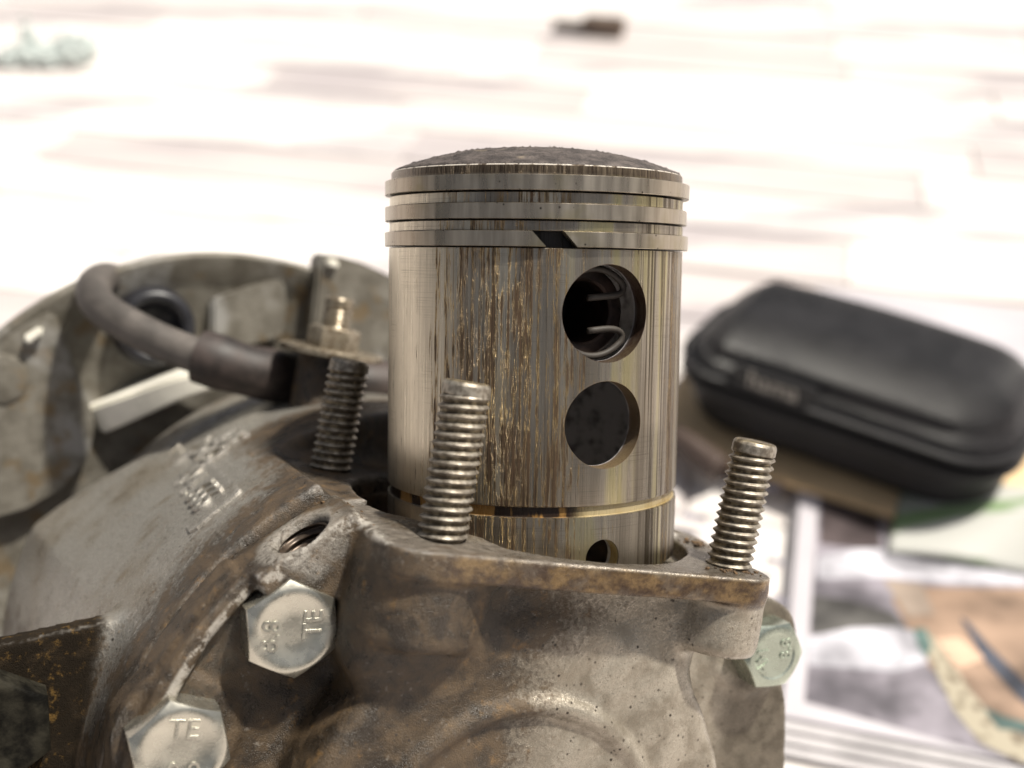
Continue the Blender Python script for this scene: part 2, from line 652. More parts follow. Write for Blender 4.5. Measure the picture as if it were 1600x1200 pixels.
def mat_piston():
    t = NT('scuffed_piston_alloy')
    x, y, z = t.xyz()
    ang = t.math('ARCTAN2', y, x)                   # about -1.6 straight ahead
    # every land is marked on its own, so the scores do not run through the rings
    step = t.math('ADD', t.math('MULTIPLY', t.math('GREATER_THAN', z, 3.2), 13.0), t.math('ADD', t.math('MULTIPLY', t.math('GREATER_THAN', z, 7.35), 9.0), t.math('MULTIPLY', t.math('LESS_THAN', z, -37.5), 6.0)))
    cv = t.n('ShaderNodeCombineXYZ')
    t.l(step, cv.inputs[0])
    va = t.n('ShaderNodeVectorMath', operation='ADD')
    t.l(t.obj, va.inputs[0])
    t.l(cv.outputs[0], va.inputs[1])
    V = va.outputs[0]
    wide = t.noise(1.0, t.map((.14, .14, .010), loc=(3, 1, 5), src=V), detail=3, rough=.6)
    colm = t.noise(1.0, t.map((.85, .85, .008), loc=(1, 8, 2), src=V), detail=3, rough=.6)
    s2 = t.noise(1.0, t.map((2.6, 2.6, .045), loc=(9, 4, 0), src=V), detail=5, rough=.7)
    s4 = t.noise(1.0, t.map((4.5, 4.5, .06), loc=(2, 4, 8), src=V), detail=4, rough=.7)
    dep = t.noise(1.0, t.map((2.4, 2.4, .13), loc=(4, 4, 1), src=V), detail=7, rough=.68, dist=.3)
    patch = t.noise(.13, t.map((1, 1, .5), src=V), detail=5, rough=.62)
    sm = t.noise(.10, t.map((1, 1, .6), loc=(5, 2, 9)), detail=3)
    hone = t.noise(1.0, t.map((.05, .05, 5)), detail=3)
    zone = t.math('MULTIPLY', t.ramp(ang, -2.45, -2.10), t.ramp(ang, -1.15, -1.50))
    zone = t.math('MAXIMUM', zone, t.math('MULTIPLY', t.ramp(ang, -.70, -.45), .6))
    zone = t.math('MULTIPLY', zone, t.ramp(z, 2.6, 3.3, 1, .55))
    grey = t.mix(t.ramp(wide, .36, .64), (.26, .228, .185), (.54, .49, .415))
    grey = t.mix(t.ramp(s2, .42, .75, 0, .45), grey, (.17, .14, .11))
    grey = t.mix(t.math('MULTIPLY', t.ramp(ang, -2.0, -2.5), .7), grey, t.mix(t.ramp(wide, .4, .6), (.58, .52, .42), (.80, .735, .62)))  # left flank lighter: bright reflection painted into the colour
    grey = t.mix(t.math('MULTIPLY', t.ramp(hone, .5, .72, 0, .5), t.ramp(sm, .50, .62)), grey, (.12, .10, .08))
    ol = t.math('MULTIPLY', t.ramp(wide, .46, .56), t.ramp(ang, -1.5, -1.15, .15, .8))
    col = t.mix(ol, grey, (.40, .35, .18))  # olive tint: greenish reflection painted into the right half
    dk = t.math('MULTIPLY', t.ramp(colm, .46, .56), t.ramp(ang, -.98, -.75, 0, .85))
    col = t.mix(dk, col, (.06, .045, .026))  # dark brown streaks, with the right side's dark reflection painted in
    # varnish haze over the scored band
    haze_ = t.math('MULTIPLY', t.ramp(colm, .44, .58), t.math('MULTIPLY', zone, t.ramp(patch, .38, .60, .2, .75)))
    col = t.mix(haze_, col, (.17, .115, .07))
    # flaking deposits: dark islands with a straw coloured border, in columns
    q = t.math('ADD', dep, t.math('MULTIPLY', t.math('SUBTRACT', colm, .5), .80))
    q = t.math('ADD', q, t.math('MULTIPLY', t.math('SUBTRACT', patch, .5), .42))
    q = t.math('ADD', q, t.math('MULTIPLY', t.math('SUBTRACT', s2, .5), .45))
    zz = t.ramp(zone, 0, .8, -.19, .0)
    q = t.math('ADD', q, zz)
    gold = t.ramp(q, .525, .55)
    bro = t.ramp(q, .572, .60)
    col = t.mix(t.math('MULTIPLY', gold, .85), col, t.mix(t.ramp(patch, .4, .6), (.40, .28, .12), (.24, .175, .10)))
    col = t.mix(t.math('MULTIPLY', bro, .93), col, t.mix(t.ramp(s4, .4, .6), (.030, .019, .012), (.10, .06, .034)))
    # hair-fine scores
    f1 = t.math('MULTIPLY', t.ramp(s4, .60, .66), t.ramp(zone, 0, .7, .25, .95))
    f1 = t.math('MULTIPLY', f1, t.ramp(patch, .30, .46))
    col = t.mix(f1, col, (.045, .032, .022))
    f2 = t.math('MULTIPLY', t.ramp(s4, .37, .32), t.ramp(zone, 0, .7, .2, .8))
    col = t.mix(f2, col, (.50, .39, .22))
    # gummed oil in the bottom groove, near-black ring grooves
    rad = t.math('SQRT', t.math('ADD', t.math('MULTIPLY', x, x), t.math('MULTIPLY', y, y)))
    deep = t.ramp(rad, 24.75, 24.55)
    low = t.ramp(z, -30, -34)
    gn = t.noise(.18, t.map((1, 1, .4)), detail=4)
    gum = t.mix(t.ramp(gn, .53, .58), (.028, .016, .010), (.36, .20, .06))
    gum = t.mix(t.ramp(ang, -1.35, -1.2), gum, t.mix(t.ramp(gn, .35, .6), (.30, .21, .075), (.42, .345, .20)))
    col = t.mix(t.math('MULTIPLY', deep, low), col, gum)
    hi = t.math('MULTIPLY', deep, t.ramp(z, 1, 3))
    col = t.mix(hi, col, (.022, .017, .014))
    # soot on the inside
    inn = t.ramp(rad, 22.6, 22.3)
    innm = t.math('MULTIPLY', inn, t.ramp(z, 3, 1))
    soot = t.mix(t.ramp(t.noise(.30, t.map(loc=(2, 6, 3)), detail=7, rough=.7), .48, .64), (.50, .49, .49), (.16, .15, .15))
    col = t.mix(innm, col, soot)
    # walls of the side holes
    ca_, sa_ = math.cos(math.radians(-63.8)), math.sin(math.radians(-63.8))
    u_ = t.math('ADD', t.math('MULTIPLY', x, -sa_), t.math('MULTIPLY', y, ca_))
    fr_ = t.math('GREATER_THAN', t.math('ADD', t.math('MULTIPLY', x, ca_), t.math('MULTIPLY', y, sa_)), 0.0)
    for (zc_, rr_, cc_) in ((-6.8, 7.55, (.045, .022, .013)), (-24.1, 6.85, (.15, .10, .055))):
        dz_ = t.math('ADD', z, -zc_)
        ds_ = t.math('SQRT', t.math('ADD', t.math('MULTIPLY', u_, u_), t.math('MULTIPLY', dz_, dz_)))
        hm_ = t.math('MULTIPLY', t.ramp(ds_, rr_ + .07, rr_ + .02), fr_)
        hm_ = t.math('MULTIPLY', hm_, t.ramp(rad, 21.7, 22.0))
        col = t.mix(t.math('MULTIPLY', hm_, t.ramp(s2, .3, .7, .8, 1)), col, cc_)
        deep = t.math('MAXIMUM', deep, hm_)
    # land under the crown is burnt brown
    land = t.ramp(z, 13.6, 14.6)
    burnt = t.mix(t.ramp(s2, .35, .7), (.055, .038, .026), (.21, .165, .115))
    burnt = t.mix(t.ramp(ang, -2.2, -2.9, 0, .6), burnt, (.34, .31, .28))  # left end lightened in colour like the skirt's bright flank
    col = t.mix(land, col, burnt)
    col = t.mix(t.math('MULTIPLY', t.ramp(z, 15.45, 15.65), t.ramp(t.noise(.8, detail=3), .40, .5)), col, (.72, .66, .58))  # worn rim edge, its bright glint painted in as a broken line
    rough = t.fmix(t.math('MAXIMUM', bro, t.math('MULTIPLY', innm, .4)), t.ramp(s2, .3, .7, .25, .42), .6)
    metal = t.math('SUBTRACT', .9, t.math('MAXIMUM', t.math('MULTIPLY', bro, .5), t.math('MAXIMUM', t.math('MULTIPLY', innm, .35), t.math('MULTIPLY', deep, .6))), True)
    t.set(col, metal, rough)
    t.p.inputs['Anisotropic'].default_value = .3
    b = t.bump(t.math('ADD', s2, t.math('MULTIPLY', t.math('MAXIMUM', bro, gold), .9)), .14 * MM, .6)
    t.bump(hone, .03 * MM, .35, b)
    return t.m


def mat_ring():
    t = NT('worn_ring_iron')
    n1 = t.noise(1.0, t.map((.5, .5, .05)), detail=4)
    n2 = t.noise(.12, detail=3)
    c = t.mix(t.ramp(n1, .3, .7), (.29, .25, .20), (.44, .39, .32))
    c = t.mix(t.ramp(n2, .5, .7, 0, .6), c, (.27, .23, .13))
    sp = t.voro(.5)
    c = t.mix(t.ramp(sp, .12, .04), c, (.05, .04, .03))
    t.set(c, .88, t.ramp(n1, .3, .7, .26, .38))
    t.bump(t.noise(1.0, t.map((.2, .2, 5)), detail=3), .03 * MM, .4)
    return t.m


def mat_carbon():
    t = NT('burnt_carbon')
    n1 = t.noise(.35, detail=6, rough=.65)
    n2 = t.noise(2.2, detail=5)
    c = t.mix(t.ramp(n1, .35, .7), (.035, .028, .026), (.105, .086, .078))
    rd = t.xyz()
    spot = t.ramp(t.noise(.10, t.map(loc=(4, 2, 0)), detail=3), .66, .72)
    c = t.mix(t.math('MULTIPLY', spot, .5), c, (.36, .29, .20))
    t.set(c, .1, t.ramp(n2, .3, .7, .55, .8))
    t.bump(n2, .3 * MM, .9)
    return t.m


def mat_zinc(name, tint=(.60, .60, .55), dirt=.5, grime=(.09, .06, .03), metal=.9):
    t = NT(name)
    n1 = t.noise(.35, detail=5)
    n2 = t.noise(.8, detail=6, rough=.65)
    c = t.mix(t.ramp(n1, .3, .7), tuple(v * .78 for v in tint), tint)
    pt = t.n('ShaderNodeNewGeometry')
    c = t.mix(t.ramp(n2, 1.0 - dirt, 1.2 - dirt, 0, .85), c, grime)
    t.set(c, metal, t.ramp(n1, .3, .7, .20, .34))
    t.bump(t.noise(3, detail=4), .03 * MM, .5)
    return t.m


def mat_thread():
    t = NT('oily_stud_steel')
    x, y, z = t.xyz()
    rad = t.math('SQRT', t.math('ADD', t.math('MULTIPLY', x, x), t.math('MULTIPLY', y, y)))
    n1 = t.noise(.9, detail=5)
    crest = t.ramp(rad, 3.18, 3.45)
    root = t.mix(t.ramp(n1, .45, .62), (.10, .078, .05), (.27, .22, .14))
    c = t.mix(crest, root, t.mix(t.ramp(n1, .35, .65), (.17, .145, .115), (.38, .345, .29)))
    t.set(c, .7, t.fmix(crest, .55, .46))
    t.bump(t.noise(3.5, detail=4), .06 * MM, .5)
    return t.m


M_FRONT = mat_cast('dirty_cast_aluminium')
M_REAR = mat_cast('oxidised_cast_aluminium', rear=True)
M_PIST = mat_piston()
M_RING = mat_ring()
M_CARB = mat_carbon()
M_ZINC = mat_zinc('zinc_plated_bolt', (.60, .58, .50), .38)
M_ZINC2 = mat_zinc('greenish_zinc_plated_bolt', (.48, .53, .45), .38)
M_STUD = mat_thread()
M_DARKNUT = mat_plain('grimy_nut', (.020, .018, .013), .7, 0.0, var=.4, scale=.3, bump=.2)
M_BRASSY = mat_zinc('tarnished_washer', (.30, .255, .19), .55, (.12, .085, .05), .5)
M_RUBBER = mat_plain('grey_brown_rubber', (.095, .083, .074), .55, var=.22, scale=.12, bump=.05)
M_SLEEVE = mat_plain('perished_black_sleeve', (.042, .030, .026), .6, var=.3, scale=.2, bump=.1)
M_DARKNUT.node_tree.nodes['Principled BSDF'].inputs['Specular IOR Level'].default_value = .1
M_BLACK = mat_plain('black_rubber', (.018, .018, .022), .38, var=.1)
M_CLIP = mat_plain('spring_wire', (.035, .028, .022), .65, .0)
M_PIN = mat_plain('oily_pin_steel', (.04, .024, .018), .5, .3, var=.3)
M_TAP = mat_plain('tapped_aluminium', (.085, .062, .045), .4, .6, var=.3)
M_PLATE = None


def mat_backplate():
    t = NT('corroded_plate_aluminium')
    big = t.noise(.05, detail=5, rough=.6)
    mid = t.noise(.2, detail=6, rough=.6)
    c = t.mix(t.ramp(mid, .3, .7), (.115, .103, .082), (.20, .185, .155))
    c = t.mix(t.ramp(big, .52, .66, 0, .7), c, (.29, .285, .275))
    c = t.mix(t.ramp(t.noise(.12, t.map(loc=(20, 5, 9)), detail=5), .55, .66, 0, .7), c, (.15, .10, .045))
    t.set(c, .3, t.ramp(mid, .3, .7, .5, .7))
    t.bump(t.noise(1.2, detail=5), .3 * MM, .6)
    return t.m


M_PLATE = mat_backplate()
M_PALE = mat_plain('pale_cast_lug', (.82, .79, .70), .5, .0, var=.08, scale=.1, bump=.1)

# ------------------------------------------------------------------ the floor
FLOOR_YAW = math.radians(-13)


def mat_floor(name, w):
    t = NT(name)
    n1 = t.noise(9, t.map((1, 9, 1)), detail=5)
    oi = t.n('ShaderNodeObjectInfo')
    c = t.mix(t.ramp(n1, .3, .7), (.60, .55, .53), (.80, .77, .74))
    c = t.mix(t.ramp(oi.outputs['Random'], .40, 1.0, 0, .75), c, (.42, .37, .365))
    ge = t.n('ShaderNodeNewGeometry')
    shade_n = t.noise(1.0, t.map((4.5, 17, 1), rot=(0, 0, .23), src=ge.outputs['Position']), detail=4, rough=.6)
    c = t.mix(t.ramp(shade_n, .50, .64, 0, .8), c, (.36, .325, .335))  # grey-mauve streaks: dappled shade painted into the board colour
    kn = t.noise(14, t.map((1, 3, 1), loc=(3, 1, 0)), detail=3)
    c = t.mix(t.ramp(kn, .66, .75, 0, .5), c, (.30, .25, .22))
    t.set(c, 0.0, t.ramp(n1, .3, .7, .28, .42))
    t.bump(n1, .0004, .3)
    return t.m


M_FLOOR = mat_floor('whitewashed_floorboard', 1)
M_JOINT = mat_plain('floor_bed', (.55, .50, .48), .7, scale=30)

fl = link('floor', mesh('floor', [(-6, -6, -.004), (6, -6, -.004), (6, 6, -.004), (-6, 6, -.004)], [(0, 1, 2, 3)]), M_JOINT, smooth=False)
tag(fl, kind='structure')
plank_meshes = [box('plank', (-.0, -.0235, -.012), (L, .0235, 0), .0012) for L in (.22, .30, .36)]
rng = random.Random(5)
ca, sa = math.cos(FLOOR_YAW), math.sin(FLOOR_YAW)
for row in range(0, 32):
    v = -.02 + row * .0477 + .16
    u = -.95 - rng.random() * .3
    while u < .75:
        k = rng.randrange(3)
        L = (.22, .30, .36)[k]
        cx, cy = (u + L / 2) * ca - v * sa, (u + L / 2) * sa + v * ca
        if abs(cx) < .30 + cy * .50 and .12 < cy < 1.40:
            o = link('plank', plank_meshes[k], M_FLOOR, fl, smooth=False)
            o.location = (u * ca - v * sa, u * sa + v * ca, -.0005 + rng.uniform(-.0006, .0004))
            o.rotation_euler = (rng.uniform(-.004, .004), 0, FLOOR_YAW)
        u += L + .0004

# ------------------------------------------------------------------ the engine
engine = thing('engine_crankcase', 'dirty grey cast aluminium scooter engine crankcase lying on the floor, piston rising from its bore', 'engine', M_ENGINE)

CX, CZ = -1.0, -48.0                             # crankshaft axis (runs along y)
Y_PART = -3.0
STUDS = {'front': (-23.3, -23.6, 23.4), 'right': (27.6, -23.7, 20.9), 'left': (-26.8, 23.7, 20.9)}
BOLTS = [(-40.7, -16.8, 12), (-54.0, -35.2, 20), (47.2, -17.0, 38)]      # x, z, turn
BORE = (1.0, 1.0)
HN = unit([-.62, 0, .78])                        # direction of the tapped hole
HC = np.array([-40.5, -10.4, -3.5])


def f_front(X, Y, Z):
    w = wob(X, Y, Z, .16, .22)
    fl_ = d_plan(X, Y, Z, (-33.5, -31.6 + 0), (33.5, 34), 6.0, -4.4, 0, .5, .10)
    d = d_plan(X, Y, Z, (-28, -23.8), (28, 30), 8, -45, -1, 2.0)
    for (bx_, by_, br_, bz_, bk_) in ((-24.5, -22.0, 8.6, -15.5, 7), (27.6, -23.2, 7.3, -14.0, 2.5)):
        b = d_cyl(X - bx_, Y - by_, Z, br_, bz_, -1, 2.0)
        d = smin(d, b, bk_)
    rim = d_cyl(X - CX, Z - CZ, Y, 61.5, -10, 10, .8)
    lip = smax(d_cyl(X - CX, Z - CZ, Y, 61.0, -13.2, 10, 1.0), 57.6 - np.hypot(X - CX, Z - CZ), 1.0)
    lip = smax(lip, X + 30, 3)
    r_ = smin(rim, lip, 1.2)
    r_ = smax(r_, Z + 1.2, 1.0)
    d = smin(d, r_, 3)
    drum = d_cyl(X - CX, Z - CZ, Y, 38.0, -24.4, 10, 3.0)
    d = smin(d, drum, 3)
    web = d_box(X, Y, Z, (-34.2, -24.5, -23), (-20, 10, -1.5), 5)
    d = smin(d, web, 4)
    for (bx_, bz_, _a) in BOLTS:
        d = smin(d, d_cyl(X - bx_, Z - bz_, Y, 9.0, -10.6, 10, .6), 1.5)
    # tapped boss on the rim
    u = (X - HC[0]) * HN[2] - (Z - HC[2]) * HN[0]
    v = (X - HC[0]) * HN[0] + (Z - HC[2]) * HN[2]
    boss = d_box(u, Y, v, (-9.5, -15.5, -10), (8.5, 0, 0), .8)
    d = smax(d, -d_box(u, Y, v, (-10.5, -30, 0), (7.6, 0, 12), .6), .8)
    d = smin(d, boss, 1.2)
    d = d + w * np.clip(-Z / 6, 0, 1)
    d = smin(d, fl_ + w * .25, 1.8)
    tor = np.hypot(np.hypot(X + 2.6, Z + 48) - 24.2, Y + 24.7) - 1.6
    d = smin(d, tor, 1.2)
    d = smax(d, -np.where(Z > -3.4, np.hypot(X - BORE[0], Y - BORE[1]) - 29.2, np.hypot(X - BORE[0], Y - 7.0) - 27.5), .5)
    hole = np.maximum(np.hypot(u, Y - HC[1]) - 4.35 - np.clip(v + .6, 0, 2) * .7, -9 - v)
    d = smax(d, -hole, .4)
    for (bx_, by_, _l) in (STUDS['front'], STUDS['right']):    # slots under the stud bosses
        d = smax(d, -d_box(X, Y, Z, (bx_ - 2.2, by_ - 4.6, -17), (bx_ + 2.2, by_ - 3.2, -13.2), .4), .8)
    d = np.maximum(d, Y - (Y_PART - .12))
    return d


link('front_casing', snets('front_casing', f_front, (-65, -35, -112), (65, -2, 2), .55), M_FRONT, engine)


def f_rear(X, Y, Z):
    w = wob(X, Y, Z, .11, .35)
    rr = np.hypot(X - CX, Z - CZ)
    drum = d_cyl(X - CX, Z - CZ, Y, 62.0, -3, 84, 1.2) + .035 * np.clip(Y, 0, 90)
    d = drum + w * .25 - .17 * np.clip(Y - 12, 0, 80) * np.clip((-6 - Z) / 22, 0, 1)
    cut = d_box(X, Y, Z, (-35.8, -40, 0), (90, 34.5, 60), 4)
    d = smax(d, -cut, 2.0)
    d = smin(d, d_cyl(X - CX, Z - CZ, Y, 60.6, 80, 93, 1.2), 1.0)
    fl_ = d_plan(X, Y, Z, (-34.5, -31.6), (33.5, 34), 6.0, -4.4, 0, .5, .10)
    d = smin(d, fl_, 2.0)
    neck = d_plan(X, Y, Z, (-30, -28), (30, 31), 9, -45, -1, 2.0)
    d = smin(d, neck, 5)
    # lug that carries the lower mount, with its thin upper edge
    fin = d_box(X, Y - 0, Z - .30 * (X + 58), (-112, 17, -80), (-50, 21.5, -25.6), .7)
    d = smin(d, fin, 2.2)
    for (px_, py_, r_, zz) in ((-64.5, 70, 3.6, -36), (-63.5, 42, 3.4, -38)):
        d = smin(d, np.sqrt((X - px_) ** 2 + ((Y - py_) * .55) ** 2 + ((Z - zz) * 1.1) ** 2) - r_, 1.5)
    lug3 = d_cyl(X - 47.2, Z + 17, Y, 9.5, -3, 8, .8)
    d = smin(d, lug3, 2)
    d = smax(d, -np.where(Z > -3.4, np.hypot(X - BORE[0], Y - BORE[1]) - 29.2, np.hypot(X - BORE[0], Y - 7.0) - 27.5), .5)
    d = np.maximum(d, Y_PART + .12 - Y)
    return d


link('rear_casing', snets('rear_casing', f_rear, (-114, -4, -114), (68, 95, 17), .85), M_REAR, engine)

# tapped hole thread


def thread_mesh(name, r_out, depth, pitch, length, seg=44, per=8, chamf=1.9, z0=0.0):
    """an external helical thread standing on z0"""
    n = int(length / pitch * per)
    vs_, fs = [], []
    for i in range(n + 1):
        z = length * i / n
        for k in range(seg):
            a = k / seg
            ph = (z / pitch - a) % 1.0
            tri = abs(ph - .5) * 2
            prof = min(1.0, max(0.0, (tri - .16) / .80))
            r = r_out - depth * (1 - prof)
            e = length - z
            if e < chamf:
                r = r_out - depth * .35 - max(0, .5 - e) * .5
            vs_.append((r * math.cos(2 * math.pi * a), r * math.sin(2 * math.pi * a), z0 + z))
    for i in range(n):
        for k in range(seg):
            l = (k + 1) % seg
            fs.append((i * seg + k, i * seg + l, (i + 1) * seg + l, (i + 1) * seg + k))
    top = [n * seg + k for k in range(seg)]
    b = len(vs_)
    for k in range(seg):
        p = vs_[top[k]]
        vs_.append((p[0] * .93, p[1] * .93, p[2] + .12))
    for k in range(seg):
        l = (k + 1) % seg
        fs.append((top[k], top[l], b + l, b + k))
    fs.append(tuple(range(b, b + seg)))
    return mesh(name, vs_, fs)


def inner_thread(name, r_in, depth, pitch, length, seg=44, per=8):
    n = int(length / pitch * per)
    vs_, fs = [], []
    for i in range(n + 1):
        z = -length + length * i / n
        for k in range(seg):
            a = k / seg
            ph = (z / pitch - a) % 1.0
            r = r_in + depth * abs(ph - .5) * 2
            vs_.append((r * math.cos(2 * math.pi * a), r * math.sin(2 * math.pi * a), z))
    for i in range(n):
        for k in range(seg):
            l = (k + 1) % seg
            fs.append((i * seg + k, (i + 1) * seg + k, (i + 1) * seg + l, i * seg + l))
    fs.append(tuple(range(seg)))
    return mesh(name, vs_, fs)


qh = Vector(HN).to_track_quat('Z', 'Y')
link('tapped_hole', inner_thread('tapped_hole', 3.65, .75, 1.5, 7.6), M_TAP, engine,
     loc=tuple(HC - HN * .9), rot=qh)

for key, (sx, sy, sl) in STUDS.items():
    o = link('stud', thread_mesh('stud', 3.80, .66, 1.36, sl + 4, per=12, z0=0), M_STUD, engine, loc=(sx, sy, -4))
    o.rotation_euler = {'front': (math.radians(-1), math.radians(1.4), 1.0), 'right': (0, math.radians(-1.6), 2.2), 'left': (0, math.radians(-2), 4.0)}[key]
tag(engine.children[-3], 'threaded stud standing in front of the piston')
tag(engine.children[-2], 'threaded stud at the right corner of the flange')
tag(engine.children[-1], 'threaded stud behind the tapped hole, left of the piston')

# hexagon bolts


def hex_head(name, af, h):
    """head with the rounded chamfer of a turned hexagon, axis +z"""
    R = af / math.sqrt(3)
    rin = af / 2 * .95
    seg = 96
    vs_, fs = [], []
    levels = 9
    rows = []
    for i in range(seg):
        a = 2 * math.pi * i / seg
        k = ((a + math.pi / 6) % (math.pi / 3)) - math.pi / 6
        rows.append((a, (af / 2) / math.cos(k)))

    def ring(fr, zf):
        idx = []
        for a, rh in rows:
            r = fr(rh)
            idx.append(len(vs_))
            vs_.append((r * math.cos(a), r * math.sin(a), zf(rh)))
        return idx
    cone = lambda r: h - max(0, r - rin) * math.tan(math.radians(28))
    R0 = ring(lambda rh: rh, lambda rh: 0)
    R1 = ring(lambda rh: rh, lambda rh: cone(rh) - .15)
    R2 = ring(lambda rh: rh - .12, lambda rh: cone(rh - .12))
    R3 = ring(lambda rh: rin + .1, lambda rh: h - .05)
    R4 = ring(lambda rh: rin - .15, lambda rh: h)
    R5 = ring(lambda rh: rin * .80, lambda rh: h)
    R6 = ring(lambda rh: rin * .74, lambda rh: h - .16)
    R7 = ring(lambda rh: rin * .3, lambda rh: h - .2)
    rs = [R0, R1, R2, R3, R4, R5, R6, R7]
    for A, B in zip(rs[:-1], rs[1:]):
        for k in range(seg):
            l = (k + 1) % seg
            fs.append((A[k], A[l], B[l], B[k]))
    fs.append(tuple(R7))
    fs.append(tuple(reversed(R0)))
    return mesh(name, vs_, fs)


q_front = Vector((0, -1, 0)).to_track_quat('Z', 'Y')
marks = [[('8.8', -3.3, -.4, 80), ('TE', 3.0, .5, 83)],
         [('TE', 1.0, 3.0, -18), ('8.8', -.4, -3.2, -18)],
         [('8.8', 2.6, -.3, 60), ('AM', -2.5, .5, 62)]]
for i, (bx_, bz_, turn) in enumerate(BOLTS):
    root = link('hex_bolt', hex_head('hex_bolt', 11.2 if i == 2 else 13.2, 5.4), M_ZINC2 if i == 2 else M_ZINC, engine, smooth=24,
                loc=(bx_, -10.7, bz_), rot=q_front @ Quaternion((0, 0, 1), math.radians(turn)))
    tag(root, ['zinc plated hexagon bolt nearest the tapped hole', 'zinc plated hexagon bolt at the bottom edge of the picture', 'greenish hexagon bolt at the right end of the casing'][i])
    for (s, dx, dy, rz) in marks[i]:
        me = text_mesh(s, 3.2 if i == 2 else 4.0, .16, .04)
        link('raised_mark', me, M_ZINC2 if i == 2 else M_ZINC, root, smooth=30, loc=(dx, dy, 5.25),
             rot=Quaternion((0, 0, 1), math.radians(rz)))
    w_ = lathe('bolt_washer', [(3.5, 0), (8.2, 0), (8.4, -.3), (8.4, -.5)], 64)

# raised casting numbers on the rear half


def on_drum(u, t, lift, zc_ang):
    """u along the drum (towards the parting line), t along the girth"""
    pass


def wrap_text(name, body, size, y_c, ang_c, depth, mat, lift):
    me = text_mesh(body, size, depth, .1)
    for v in me.vertices:
        yv = y_c - v.co.x * 1.0
        R = 62.0 - .035 * max(yv, 0) + lift + v.co.z
        a = ang_c - v.co.y / 60.0
        v.co = (CX + R * math.cos(a), yv, CZ + R * math.sin(a))
    bm = bmesh.new()
    bm.from_mesh(me)
    bmesh.ops.triangulate(bm, faces=bm.faces)
    out = bm_mesh(name, bm)
    return link(name, out, mat, engine, smooth=30)


ANG0 = math.radians(138.5)
wrap_text('casting_number', '404. 666', 8.5, 38, ANG0, .4, M_REAR, .62)
wrap_text('casting_number', 'VM1', 8.0, 69, ANG0 - .005, .4, M_REAR, .5)
wrap_text('casting_number', '2 5161', 8.0, 58, ANG0 - .1, .4, M_REAR, .25)
wrap_text('casting_number', '101', 8.0, 56, ANG0 - .19, .4, M_REAR, .25)
vs_, fs = [], []
NU, NV = 24, 8
ring_ = []
for lift in (-.6, .6):
    for i in range(NU + 1):
        for j in range(NV + 1):
            yv = 16.5 + 42 * i / NU
            ta = (j / NV - .5) * 10.6
            if i == 0 and j in (0, NV):
                yv += 1.2
            R = 62.0 - .035 * yv + (lift if lift < 0 else .2 + .45 * max(0.05, 1 - i / NU * 1.1))
            a = ANG0 - ta / 60
            vs_.append((CX + R * math.cos(a), yv, CZ + R * math.sin(a)))
W_ = NV + 1
N1 = (NU + 1) * W_
for i in range(NU):
    for j in range(NV):
        fs.append((N1 + i * W_ + j, N1 + i * W_ + j + 1, N1 + (i + 1) * W_ + j + 1, N1 + (i + 1) * W_ + j))
per_ = [i * W_ for i in range(NU + 1)] + [NU * W_ + j for j in range(1, NV + 1)] + [i * W_ + NV for i in range(NU - 1, -1, -1)] + [j for j in range(NV - 1, 0, -1)]
for a, b in zip(per_, per_[1:] + per_[:1]):
    fs.append((a, b, N1 + b, N1 + a))
bm = bmesh.new()
bm.from_mesh(mesh('p', vs_, fs))
link('number_plate', bm_mesh('number_plate', bm), M_REAR, engine, smooth=30)

# back plate (magneto side) with its raised panels
YB = 110.0
PCX, PCZ, PR = -23.5, -36.4, 73.6
pl_prof = [(0, 0), (PR - 9, 0), (PR - 7.5, -.8), (PR - 2.2, -3.4), (PR - .8, -3.6), (PR, -2.8), (PR, 4), (0, 5)]
me = lathe('back_plate', pl_prof, 160)
q_back = Vector((0, 1, 0)).to_track_quat('Z', 'Y')
back = link('back_plate', me, M_PLATE, engine, smooth=40, loc=(PCX, YB, PCZ), rot=q_back)


def sub(name, me, mat, smooth=40):
    o = link(name, me, mat, back, smooth=smooth)
    o.matrix_parent_inverse = Matrix.LocRotScale(Vector((PCX, YB, PCZ)), q_back, None).inverted()
    return o


def poly_px(pts, y):
    out = []
    for p in pts:
        h = hitF(p[0], p[1], y)
        out.append((h[0], h[2]))
    return out


def clip_plate(p, r):
    """keep a panel inside the plate's rim"""
    d = math.hypot(p[0] - PCX, p[1] - PCZ)
    if d > r:
        return (PCX + (p[0] - PCX) * r / d, PCZ + (p[1] - PCZ) * r / d)
    return p


pan1 = [clip_plate(p, PR - 2.0) for p in poly_px([(-70, 560), (-30, 540), (20, 515), (55, 498), (85, 486), (118, 575), (150, 660), (138, 720), (95, 770), (40, 800), (-70, 830)], YB - 5)]
sub('raised_panel', prism('raised_panel', pan1, YB - 5, YB + 1, .8, 'y'), M_PLATE)
pan2 = poly_px([(499, 396), (530, 400), (565, 410), (605, 428), (650, 455), (690, 490), (690, 650), (520, 650), (478, 600), (490, 480)], YB - 7)
sub('raised_panel', prism('raised_panel', pan2, YB - 7, YB + 1, .8, 'y'), M_PLATE)
pan3 = poly_px([(330, 470), (415, 440), (445, 438), (450, 480), (440, 530), (330, 560)], YB - 4)
sub('raised_panel', prism('raised_panel', pan3, YB - 4, YB + 1, .8, 'y'), M_PALE if False else M_PLATE)
p_ = poly_px([(36, 528), (64, 510), (70, 520), (44, 540)], YB - 8)
sub('lug', prism('lug', p_, YB - 8, YB - 3, .5, 'y'), M_PALE)
p_ = poly_px([(512, 403), (530, 407), (530, 420), (512, 416)], YB - 9)
sub('lug', prism('lug', p_, YB - 9, YB - 5, .5, 'y'), M_PALE)
h_ = hitF(3, 592, YB - 5)
me = lathe('round_boss', [(0, -.7), (4.9, -.7), (5.4, -.5), (5.6, 0), (5.6, 3)], 48)
o = sub('round_boss', me, M_PLATE)
